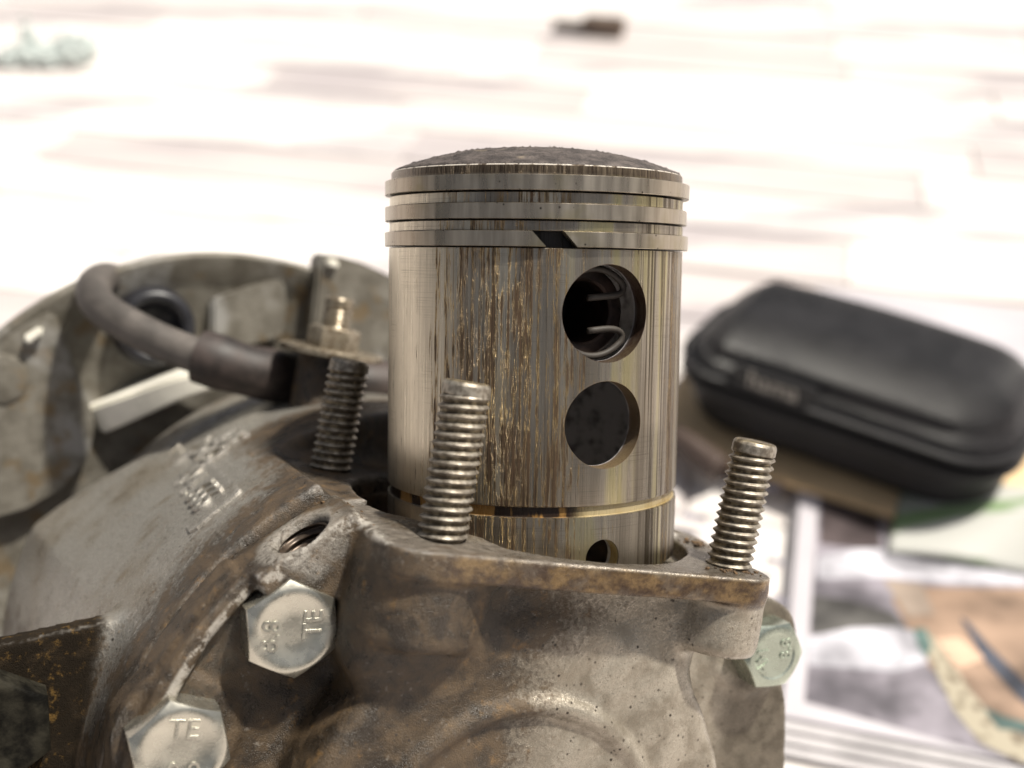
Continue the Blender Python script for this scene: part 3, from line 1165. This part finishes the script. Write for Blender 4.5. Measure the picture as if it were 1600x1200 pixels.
me.transform(Matrix.LocRotScale(Vector((h_[0], YB - 5, h_[2])), q_back, None))
# pale curved bar in front of the plate
arc = [depthF(px_, py_, zz) for px_, py_, zz in ((146, 655, 284), (185, 640, 282), (230, 622, 280), (275, 605, 279), (330, 590, 279), (390, 582, 280))]
arc = catmull(arc, 8)
bm = bmesh.new()
prev = None
for i, p in enumerate(arc):
    t_ = unit(arc[min(i + 1, len(arc) - 1)] - arc[max(i - 1, 0)])
    up_ = unit(np.cross(t_, [0, 1, 0]))
    if up_[2] < 0:
        up_ = -up_
    hw = 3.6 - 1.5 * i / (len(arc) - 1)
    q4 = [p + up_ * hw + np.array([0, -3.5, 0]), p + up_ * hw + np.array([0, 9, 0]), p - up_ * hw + np.array([0, 9, 0]), p - up_ * hw + np.array([0, -3.5, 0])]
    cur = [bm.verts.new(tuple(v)) for v in q4]
    if prev:
        for k in range(4):
            bm.faces.new((prev[k], prev[(k + 1) % 4], cur[(k + 1) % 4], cur[k]))
    else:
        bm.faces.new(cur)
    prev = cur
bm.faces.new(prev)
bmesh.ops.recalc_face_normals(bm, faces=bm.faces)
bmesh.ops.bevel(bm, geom=[e for e in bm.edges if e.calc_face_angle(0) > .9], offset=.7, segments=2, affect='EDGES')
sub('curved_bar', bm_mesh('curved_bar', bm), M_PALE)
# rubber cup where the cable leaves
h_ = hitF(243, 512, YB - 6)
me = lathe('rubber_grommet', [(0, 4), (5.2, 4), (5.6, 0), (6.3, -1.4), (7.4, -1.9), (8.6, -1.2), (9.2, .6), (9.6, 7)], 56)
me.transform(Matrix.LocRotScale(Vector((h_[0], YB - 6, h_[2])), q_back, None))
sub('rubber_grommet', me, M_BLACK, True)

# bracket post with washer, nut and stud end
pb = np.array([-18.0, 64, 4.0])
post = link('bracket_post', lathe('bracket_post', [(8.5, -4), (7.4, 0), (6.8, 4), (6.6, 14.2), (6.2, 14.8), (0, 14.8)], 56), M_REAR, engine, smooth=40, loc=tuple(pb))
link('washer', lathe('washer', [(0, 14.7), (10.6, 14.7), (11, 15), (11, 15.9), (10.7, 16.2), (0, 16.2)], 64), M_BRASSY, post, smooth=40)
link('nut', hex_head('nut', 9.6, 4.6), M_BRASSY, post, smooth=30, loc=(0, 0, 16.2), rot=Quaternion((0, 0, 1), .3))
link('stud_end', thread_mesh('stud_end', 3.1, .25, 1.0, 6.8, z0=20.2), M_BRASSY, post, smooth=True)

# lower left nut on the mount lug
h_ = hitF(10, 1140, 13)
link('mount_nut', hex_head('mount_nut', 15.5, 6), M_DARKNUT, engine, smooth=30, loc=(h_[0] - 1.5, 17.2, h_[2]),
     rot=q_front @ Quaternion((0, 0, 1), .2))
# foot of the casing down to the floor
for (lo, hi) in (((-26, 20, -172), (24, 70, -98)),):
    link('casing_foot', box('casing_foot', lo, hi, 3), M_REAR, engine, smooth=30)

# crumbs of dried dirt and gasket along the joint


def crumb(rng, r):
    bm = bmesh.new()
    bmesh.ops.create_icosphere(bm, subdivisions=1, radius=r)
    for v in bm.verts:
        v.co *= rng.uniform(.55, 1.25)
        v.co.z *= .7
    me = bpy.data.meshes.new('c')
    bm.to_mesh(me)
    bm.free()
    return me


M_CRUMB = mat_plain('dried_road_dirt', (.11, .065, .03), .85, var=.35, scale=1.0)
rc = random.Random(3)
bm = bmesh.new()
for i in range(260):
    k = rc.random()
    if k < .45:
        px_, py_ = rc.gauss(560, 24), 0
        x_, y_, z_ = rc.gauss(-33.2, 1.0), rc.gauss(-6, 4.5), 0.1
    elif k < .75:
        x_, y_, z_ = rc.gauss(-34.5, 1.0), rc.uniform(2, 30), .2
    elif k < .87:
        x_, y_, z_ = rc.gauss(26, 2.2), rc.gauss(-28, .8), .05
    else:
        x_, y_, z_ = rc.gauss(31, 1.0), rc.gauss(-8, 1.2), .3
    c_ = crumb(rc, rc.uniform(.15, .62) ** 1.2)
    c_.transform(Matrix.Translation((x_, y_, z_ + .1)))
    bm.from_mesh(c_)
    bpy.data.meshes.remove(c_)
tag(link('dirt_crumbs', bm_mesh('dirt_crumbs', bm), M_CRUMB, engine, smooth=False), kind='stuff')

# ------------------------------------------------------------------ the piston
piston = thing('piston', 'worn scuffed two-stroke piston with three rings and round side holes standing in the crankcase bore', 'piston', M_PISTON)
R0 = 25.0
grooves = [(14.13, 11.46), (9.85, 7.16), (5.66, 3.04)]
prof = [(0, 15.9), (18, 15.9), (R0 - .75, 15.85), (R0 - .35, 15.5)]
r_ = R0 - .30
for k, (a, b) in enumerate(grooves):
    prof += [(r_, a + .06), (r_ - .06, a), (22.2, a), (22.2, b)]
    r_ = R0 - (.12, .06, .0)[k]
    prof += [(r_ - .06, b), (r_, b - .06)]
prof += [(R0, -10), (R0, -24), (R0, -36.4), (R0 - .08, -36.75), (R0 - .62, -36.95), (R0 - .62, -38.35), (R0 - .05, -38.5), (R0 - .02, -38.8), (R0 - .06, -48.2), (R0 - .5, -48.6),
         (22.0, -48.6), (21.6, -46), (21.6, 0), (20, 6), (14, 9.5), (0, 10.5)]
body = lathe('skirt', prof, 240)


def cyl_cut(ang, z, r, r0=8, r1=40):
    me = lathe('cut', [(0, r0), (r, r0), (r, r1), (0, r1)], 64)
    d = Vector((math.cos(math.radians(ang)), math.sin(math.radians(ang)), 0))
    me.transform(Matrix.LocRotScale(Vector((0, 0, z)), d.to_track_quat('Z', 'Y'), None))
    return me


A_PIN = -63.8
body = boolean(body, [cyl_cut(A_PIN, -6.8, 7.55), cyl_cut(A_PIN, -24.1, 6.85, 12), cyl_cut(A_PIN, -45.2, 3.0, 12),
                      cyl_cut(A_PIN + 180, -6.8, 7.5, 12), cyl_cut(9, -24.1, 6.0, 12)])  # last cut: unseen hole added to let light into the piston
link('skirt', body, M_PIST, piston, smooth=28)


def crown_j(r, z, a, k):
    p = Vector((r * math.cos(a) * .9, r * math.sin(a) * .9, 3))
    return r, z + (mnoise.noise(p) * .10 + mnoise.noise(p * 3.1) * .05 + max(0, mnoise.noise(p * 2.3 + Vector((5, 1, 2))) - .38) * .9) * (1 if r < 24.2 else .3)


cp = [(24.45, 15.3), (24.42, 15.75), (24.1, 16.05)]
for i in range(1, 46):
    r = 24.1 * (1 - i / 45)
    cp.append((r, 16.05 + 3.95 * (1 - (r / 24.1) ** 2.5)))
link('crown', lathe('crown', cp, 220, jitter=crown_j), M_CARB, piston, smooth=True)

ring_gaps = [75.0, 190.0, None]
for k, (zt, zb) in enumerate(((14.06, 11.72), (9.79, 7.42), (5.60, 3.27))):
    ro = R0 + (.80, .62, .78)[k]
    sec = [(23.2, zb + .02), (ro - .06, zb), (ro, zb + .06), (ro, zt - .06), (ro - .06, zt), (23.2, zt - .02)]
    if k == 2:
        me = lathe('piston_ring', sec, 230, -79.2, 360 - 90.0, closed=True)
        for v in me.vertices:        # oblique gap
            a = math.degrees(math.atan2(v.co.y, v.co.x))
            da = 0
            tt = (v.co.z - (zt + zb) / 2) / (zt - zb)
            dd = ((a + 84.6 + 180) % 360) - 180
            wgt = min(1.0, max(0.0, 1 - (abs(dd) - 6) / 20))
            da = -tt * 4.8 * wgt
            c_, s_ = math.cos(math.radians(da)), math.sin(math.radians(da))
            v.co = (v.co.x * c_ - v.co.y * s_, v.co.x * s_ + v.co.y * c_, v.co.z)
    else:
        me = lathe('piston_ring', sec, 230, ring_gaps[k], ring_gaps[k] + 358.6, closed=True)
    me.transform(Matrix.Translation(((.10, -.05, .06)[k], -.08, 0)))
    o = link('piston_ring', me, M_RING, piston, smooth=30)
    if k == 2:
        tag(o, 'lowest piston ring with its slanted open gap')

dpin = Vector((math.cos(math.radians(A_PIN)), math.sin(math.radians(A_PIN)), 0))
qpin = dpin.to_track_quat('Z', 'Y')
link('gudgeon_pin', lathe('gudgeon_pin', [(5.0, 0), (5.0, 16.6), (5.4, 17), (6.9, 17), (7.3, 16.6), (7.3, 0)], 64), M_PIN, piston, smooth=30,
     loc=(0, 0, -6.8), rot=qpin)
link('pin_shade_disc', lathe('pin_shade_disc', [(5.1, 2), (0, 2)], 40), M_BLACK, piston, loc=(0, 0, -6.8), rot=qpin)  # black disc closing the hollow pin, standing for the shade inside
# wire circlip with two inward hooks, in the pin boss
cl = []
rc_ = 6.9
zax = 20.2
for i in range(41):
    a = math.radians(-138 + 276 * i / 40)
    cl.append((rc_ * math.cos(a), rc_ * math.sin(a), zax))
tail = [(-3.4, 2.6, zax + .2), (-1.0, 2.2, zax + .3)]
h0 = [(-5.4, -3.6, zax), (-4.6, -2.9, zax + .1), (-2.6, -2.6, zax + .2), (1.2, -2.3, zax + .2)]
h1 = [(-5.4, 3.6, zax), (-4.6, 2.9, zax + .1), (-2.6, 2.6, zax + .2), (1.0, 2.9, zax + .2)]
loop = list(reversed(h0)) + cl + h1
# the open side of the clip looks to the right of the hole
qc = qpin
me = tube('circlip', catmull(loop, 3), .55, 10)
ex = qpin.inverted() @ Vector((dpin.cross(Vector((0, 0, 1)))))
a_ = math.atan2(ex.y, ex.x)
me.transform(Matrix.Rotation(a_, 4, 'Z'))
link('circlip', me, M_CLIP, piston, loc=(0, 0, -6.8), rot=qpin)

# ------------------------------------------------------------------ the cable
cable = thing('rubber_cable', 'thick grey-brown rubber cable with a dark sleeve, looping out of the back plate', 'cable', M_ENGINE)
cpts = [depthF(*p) for p in ((262, 520, 300), (232, 480, 297), (200, 448, 290), (165, 436, 280), (146, 452, 270), (160, 482, 263), (215, 516, 259), (275, 544, 257), (330, 562, 256), (400, 582, 259), (480, 594, 268), (600, 602, 274), (660, 606, 276), (760, 612, 280))]
cc = catmull(cpts, 10)
link('cable_body', tube('cable_body', cc, 3.85, 28), M_RUBBER, cable)
i0 = 80
sl_ = cc[i0 - 3:]
link('cable_sleeve', tube('cable_sleeve', sl_, lambda t: 5.7 + .25 * math.sin(t * 23) * math.sin(t * 9), 32), M_SLEEVE, cable, smooth=50)

# ------------------------------------------------------------------ things on the floor, right
# magazine: a stack of pages, the top one printed
MG_YAW = math.radians(-14)


def flat(pts, h):
    return [onfloor(px_, py_, h) for px_, py_ in pts]


M_PAPER = mat_plain('coated_paper', (.47, .445, .475), .38, var=.04, scale=20)
M_PAPER2 = mat_plain('page_edges', (.43, .41, .42), .6, var=.1, scale=60)
MGH = 6.0
mag = thing('magazine', 'open printed magazine with a white margin lying under the black case', 'magazine', Matrix.Identity(4))
cor = onfloor(1221, 1118, MGH)
dx_, dy_ = (math.cos(MG_YAW), math.sin(MG_YAW)), (-math.sin(MG_YAW), math.cos(MG_YAW))


def mgp(a, b):
    return ((cor[0] + dx_[0] * a + dy_[0] * b) / 1000, (cor[1] + dx_[1] * a + dy_[1] * b) / 1000)


for k in range(4):
    z0, z1 = .0003 + k * .00145, .0003 + k * .00145 + .0013
    e = (3 - k) * 2.2
    o = link('page_block', prism('page_block', [mgp(-e * .4, -e * 1.6), mgp(190, -e * 1.6 - 2), mgp(190, 270), mgp(-e * .4, 270)], z0, z1, .0002), M_PAPER2 if k < 3 else M_PAPER, mag, smooth=False)
zt = .0003 + 4 * .00145 - .0001


def printed(name, pts, lift, mat):
    P = [(x_ / 1000, y_ / 1000) for x_, y_ in flat(pts, MGH)]
    me = mesh(name, [(p[0], p[1], 0) for p in P], [tuple(range(len(P)))])
    bm_ = bmesh.new()
    bm_.from_mesh(me)
    bmesh.ops.triangulate(bm_, faces=bm_.faces)
    for f in bm_.faces:
        if f.normal.z < 0:
            f.normal_flip()
    bm_.to_mesh(me)
    bm_.free()
    return link(name, me, mat, mag, smooth=False, loc=(0, 0, zt + lift * .00004))


def ink(name, col, var=.3, scale=45):
    return mat_plain(name, col, .35, var=var, scale=scale)


I_GREY = ink('print_lavender_grey', (.235, .215, .245))
I_DARK = ink('print_dark_brown', (.07, .054, .055))
I_WHITE = ink('print_white', (.47, .46, .505))
I_SKIN = ink('print_orange', (.28, .19, .135), .25)
I_TAN = ink('print_tan', (.27, .215, .175), .2)
I_SHADE = ink('print_charcoal', (.095, .09, .085))
I_TEAL = ink('print_teal', (.12, .19, .175))
I_GREEN = ink('print_green', (.36, .46, .28))
I_LINE = ink('print_text_grey', (.30, .28, .33))


def mat_rope():
    t = NT('print_speckled_band')
    v = t.voro(260)
    t.set(t.mix(t.ramp(v, .2, .5), (.13, .10, .065), (.34, .30, .225)), 0, .4)
    return t.m


I_ROPE = mat_rope()
I_PEN = ink('print_blue_black', (.05, .055, .075))
printed('printed_picture', [(1282, 740), (1700, 790), (1700, 1222), (1257, 1096)], 1, I_GREY)
printed('printed_patch', [(1284, 760), (1372, 775), (1376, 862), (1280, 850)], 2, I_DARK)
printed('printed_patch', [(1376, 775), (1700, 790), (1700, 850), (1470, 850), (1390, 862)], 2, I_TAN)
printed('printed_patch', [(1278, 870), (1340, 858), (1450, 858), (1600, 878), (1700, 880), (1700, 915), (1500, 912), (1380, 902), (1276, 905)], 3, I_WHITE)
printed('printed_patch', [(1270, 930), (1330, 938), (1395, 958), (1420, 985), (1330, 988), (1268, 992)], 3, I_SHADE)
printed('printed_patch', [(1265, 995), (1330, 982), (1400, 980), (1440, 990), (1450, 1035), (1400, 1050), (1263, 1040)], 4, I_WHITE)
printed('printed_patch', [(1400, 915), (1500, 918), (1700, 920), (1700, 1150), (1560, 1130), (1500, 1090), (1450, 1040), (1420, 985), (1395, 940)], 2, I_SKIN)
printed('printed_patch', [(1440, 998), (1500, 996), (1540, 1030), (1500, 1045), (1455, 1030)], 5, ink('print_peach', (.47, .32, .23)))
printed('printed_patch', [(1380, 905), (1440, 912), (1460, 960), (1420, 965)], 4, I_TAN)
printed('printed_patch', [(1438, 992), (1456, 990), (1490, 1040), (1520, 1085), (1560, 1130), (1600, 1150), (1650, 1160), (1650, 1200), (1590, 1190), (1530, 1160), (1490, 1110), (1466, 1060)], 6, I_ROPE)
printed('printed_patch', [(1426, 984), (1446, 982), (1456, 1010), (1446, 1030), (1434, 1010)], 7, I_TEAL)
printed('printed_patch', [(1535, 1105), (1570, 1120), (1610, 1132), (1606, 1145), (1560, 1140)], 7, I_TEAL)
printed('printed_patch', [(1500, 966), (1512, 972), (1545, 1010), (1600, 1064), (1660, 1120), (1650, 1140), (1590, 1090), (1540, 1035)], 8, I_PEN)
for k, (x0_, y0_, w_) in enumerate(((1160, 752, 60), (1065, 800, 40), (1195, 868, 30), (1205, 930, 28))):
    printed('printed_line', [(x0_, y0_), (x0_ + w_, y0_ + 7), (x0_ + w_, y0_ + 17), (x0_, y0_ + 10)], 2, I_LINE)

# leaflet curling over the magazine's far side
M_LEAF = NT('glossy_leaflet')
n_ = M_LEAF.noise(18, M_LEAF.map((1, 5, 1), rot=(0, 0, .5)), detail=3)
M_LEAF.set(M_LEAF.mix(M_LEAF.ramp(n_, .48, .60), (.48, .48, .45), (.20, .29, .15)), 0, .16)
M_LEAF = M_LEAF.m
a0, a1 = onfloor(1385, 862, 7), onfloor(1660, 905, 7)
b0 = onfloor(1500, 800, 20)
vs_, fs = [], []
NU = 24
for i in range(NU + 1):
    t_ = i / NU
    for j in range(13):
        s_ = j / 12
        x_ = a0[0] + (a1[0] - a0[0]) * t_ + s_ * 14
        y_ = a0[1] + (a1[1] - a0[1]) * t_ + s_ * 34
        z_ = 7.2 + 15 * math.sin(s_ * 2.0) * (.15 + .85 * t_) + 1.4 * math.sin(t_ * 5)
        vs_.append((x_ / 1000, y_ / 1000, z_ / 1000))
for i in range(NU):
    for j in range(12):
        fs.append((i * 13 + j, (i + 1) * 13 + j, (i + 1) * 13 + j + 1, i * 13 + j + 1))
lf = link('leaflet', mesh('leaflet', vs_, fs), M_LEAF)
sm = lf.modifiers.new('thick', 'SOLIDIFY')
sm.thickness = .0004
tag(lf, 'glossy white and green leaflet curling up below the right end of the case', 'leaflet')

# cardboard under the case
M_CARD = mat_plain('brown_cardboard', (.66, .48, .28), .75, var=.12, scale=30)
cz = 9.0
pts = flat([(1030, 660), (1075, 560), (1700, 650), (1700, 790), (1590, 806), (1470, 818), (1380, 800), (1262, 762), (1130, 718)], cz)
cb = link('cardboard_sheet', prism('cardboard_sheet', [(x_ / 1000, y_ / 1000) for x_, y_ in pts], .0063, cz / 1000, .0004), M_CARD, smooth=False)
tag(cb, 'tan cardboard sheet peeping out under the black case', 'cardboard')

# the black zipped case
CASE_YAW = math.radians(-34)
CL, CD, CHH = 128.0, 63.0, 52.0
ccx, ccy = 131.0, 384.0
M_CASE = Matrix.LocRotScale(Vector((ccx / 1000, ccy / 1000, cz / 1000)), Matrix.Rotation(CASE_YAW, 3, 'Z').to_quaternion(), Vector((.001, .001, .001)))
case = thing('zipped_case', 'black textured hard case with a zip all round and a small pale logo', 'case', M_CASE)


def mat_case():
    t = NT('black_woven_case')
    w1 = t.n('ShaderNodeTexWave', wave_type='BANDS', bands_direction='DIAGONAL')
    w1.inputs['Scale'].default_value = .55
    w1.inputs['Distortion'].default_value = .4
    t.l(t.obj, w1.inputs['Vector'])
    n = t.noise(.06, detail=3)
    t.set(t.mix(t.ramp(n, .3, .7), (.008, .0075, .009), (.015, .014, .0165)), 0, t.ramp(n, .3, .7, .42, .55), .5)
    t.bump(t.math('ADD', w1.outputs['Fac'], t.noise(.9, detail=3)), .7 * MM, .7)
    return t.m


M_CASEM = mat_case()
M_ZIP = mat_plain('black_zip_tape', (.012, .012, .014), .6)
ZS = 26.0


def case_half(upper):
    def f(X, Y, Z):
        ins = np.clip(Z - ZS, 0, 60) * .16 + np.clip(ZS - Z, 0, 60) * .20
        L = CL / 2 - ins - np.clip(-(X + 20), 0, 80) * 0
        D = CD / 2 - ins
        slope = np.clip(-(X + CL / 2 - 20), 0, 40) * .5          # lid falls away at its left end
        bx_ = np.abs(X) - L + 20
        by_ = np.abs(Y) - D + 20
        d2 = np.hypot(np.maximum(bx_, 0), np.maximum(by_, 0)) + np.minimum(np.maximum(bx_, by_), 0) - 20
        top = CHH - slope - .0016 * (X ** 2) * .5 - .004 * Y ** 2
        tz = np.maximum(Z - top, -Z)
        k = 17 if upper else 9
        d = smax(d2, tz, k)
        # raised cushion on the lid and a hollow along the front
        if upper:
            d = d + .8 * np.exp(-((Z - (CHH - 15)) / 2.6) ** 2)
        return np.maximum(d, (ZS + 1.6 - Z) if upper else (Z - ZS + 1.6))
    return f


link('case_lid', snets('case_lid', case_half(True), (-70, -36, 24), (70, 36, 62), .9), M_CASEM, case)
link('case_base', snets('case_base', case_half(False), (-70, -36, -2), (70, 36, 28), .9), M_CASEM, case)


def rrect(L, D, r, n=10):
    out = []
    for (sx, sy, a0) in ((1, 1, 0), (-1, 1, 90), (-1, -1, 180), (1, -1, 270)):
        for i in range(n + 1):
            a = math.radians(a0 + 90 * i / n)
            out.append((sx * (L - r) + r * math.cos(a), sy * (D - r) + r * math.sin(a)))
    return out


def loop_tube(name, z, grow, rad):
    P = [(p[0], p[1], z) for p in rrect(CL / 2 + grow, CD / 2 + grow, 20 + grow)]
    P.append(P[0])
    return tube(name, P, rad, 12, caps=False)


link('zip', prism('zip', rrect(CL / 2 - 1.6, CD / 2 - 1.6, 18.4), ZS - 1.9, ZS + 1.9), M_ZIP, case, smooth=40)
link('piping', loop_tube('piping', ZS + 3.0, .2, 1.7), M_CASEM, case)
link('piping', loop_tube('piping', ZS - 3.0, .2, 1.7), M_CASEM, case)
lg = text_mesh('hama', 9.5, .15)
M_LOGO = mat_plain('pale_logo_print', (.42, .39, .35), .5)
link('logo', lg, M_LOGO, case, smooth=False, loc=(-21, -CD / 2 - .55, ZS + 7.6), rot=Quaternion((1, 0, 0), math.radians(81)))
link('logo_tab', prism('logo_tab', [(-37, -4.6), (-5, -4.6), (-5, 4.4), (-37, 4.4)], -2.5, 0, .2), M_ZIP, case, smooth=30,
     loc=(0, -CD / 2 - .25, ZS + 7.6), rot=Quaternion((1, 0, 0), math.radians(81)))
# wrist strap trailing from the case's left end
M_STRAP = mat_plain('brown_strap', (.075, .05, .04), .6, var=.2, scale=.1)
sp = [(*onfloor(px_, py_, hh), hh) for px_, py_, hh in ((1000, 640, 11), (1040, 672, 12), (1075, 695, 13), (1105, 718, 12), (1122, 735, 11))]
stp = tube('strap', catmull([(a / 1000, b / 1000, c / 1000) for a, b, c in sp], 8), lambda t: .0042 + .0016 * t ** 2, 16)
so = link('strap', stp, M_STRAP)
tag(so, 'dark brown rod-like strap lying between the piston and the black case', 'strap')

# ------------------------------------------------------------------ far floor: an offcut and a rag
M_WOODY = mat_plain('brown_offcut', (.17, .125, .095), .7, var=.3, scale=60)
p = onfloor(920, 52)
oc = thing('wooden_offcut', 'small brown-grey wooden offcut lying far back on the floor', 'wood', Matrix.LocRotScale(Vector((p[0] / 1000, p[1] / 1000, 0)), Matrix.Rotation(math.radians(-14), 3, 'Z').to_quaternion(), None))
link('block', box('block', (-.004, -.006, .001), (.027, .006, .013), .001), M_WOODY, oc, smooth=30)
link('strip', box('strip', (-.027, -.004, .001), (-.0045, .004, .008), .001), mat_plain('grey_strip', (.34, .30, .27), .7, var=.2, scale=60), oc, smooth=30)

p = onfloor(78, 98)
M_RAG = mat_plain('pale_blue_rag', (.60, .66, .64), .7, var=.3, scale=30)


def f_rag(X, Y, Z):
    d = 1e9
    for (x_, y_, z_, a, b, c) in ((0, 0, 5, 30, 14, 9), (-22, -3, 5, 14, 10, 8), (18, 4, 9, 16, 12, 11), (-16, 12, 10, 5, 5, 16)):
        q = np.sqrt(((X - x_) / a) ** 2 + ((Y - y_) / b) ** 2 + ((Z - z_) / c) ** 2)
        d = np.minimum(d, (q - 1) * min(a, b, c))
    d = d + 2.2 * np.sin(X * .42 + 2 * np.sin(Y * .3)) * np.sin(Y * .5 + Z * .45 + np.sin(X * .2))
    return np.maximum(d, .3 - Z)


rag = link('rag', snets('rag', f_rag, (-42, -24, -2), (42, 26, 32), 1.2), M_RAG)
rag.matrix_world = Matrix.LocRotScale(Vector((p[0] / 1000, p[1] / 1000, 0)), None, Vector((.001, .001, .001)))
tag(rag, 'crumpled pale blue-green rag lying far back on the floor', 'rag')
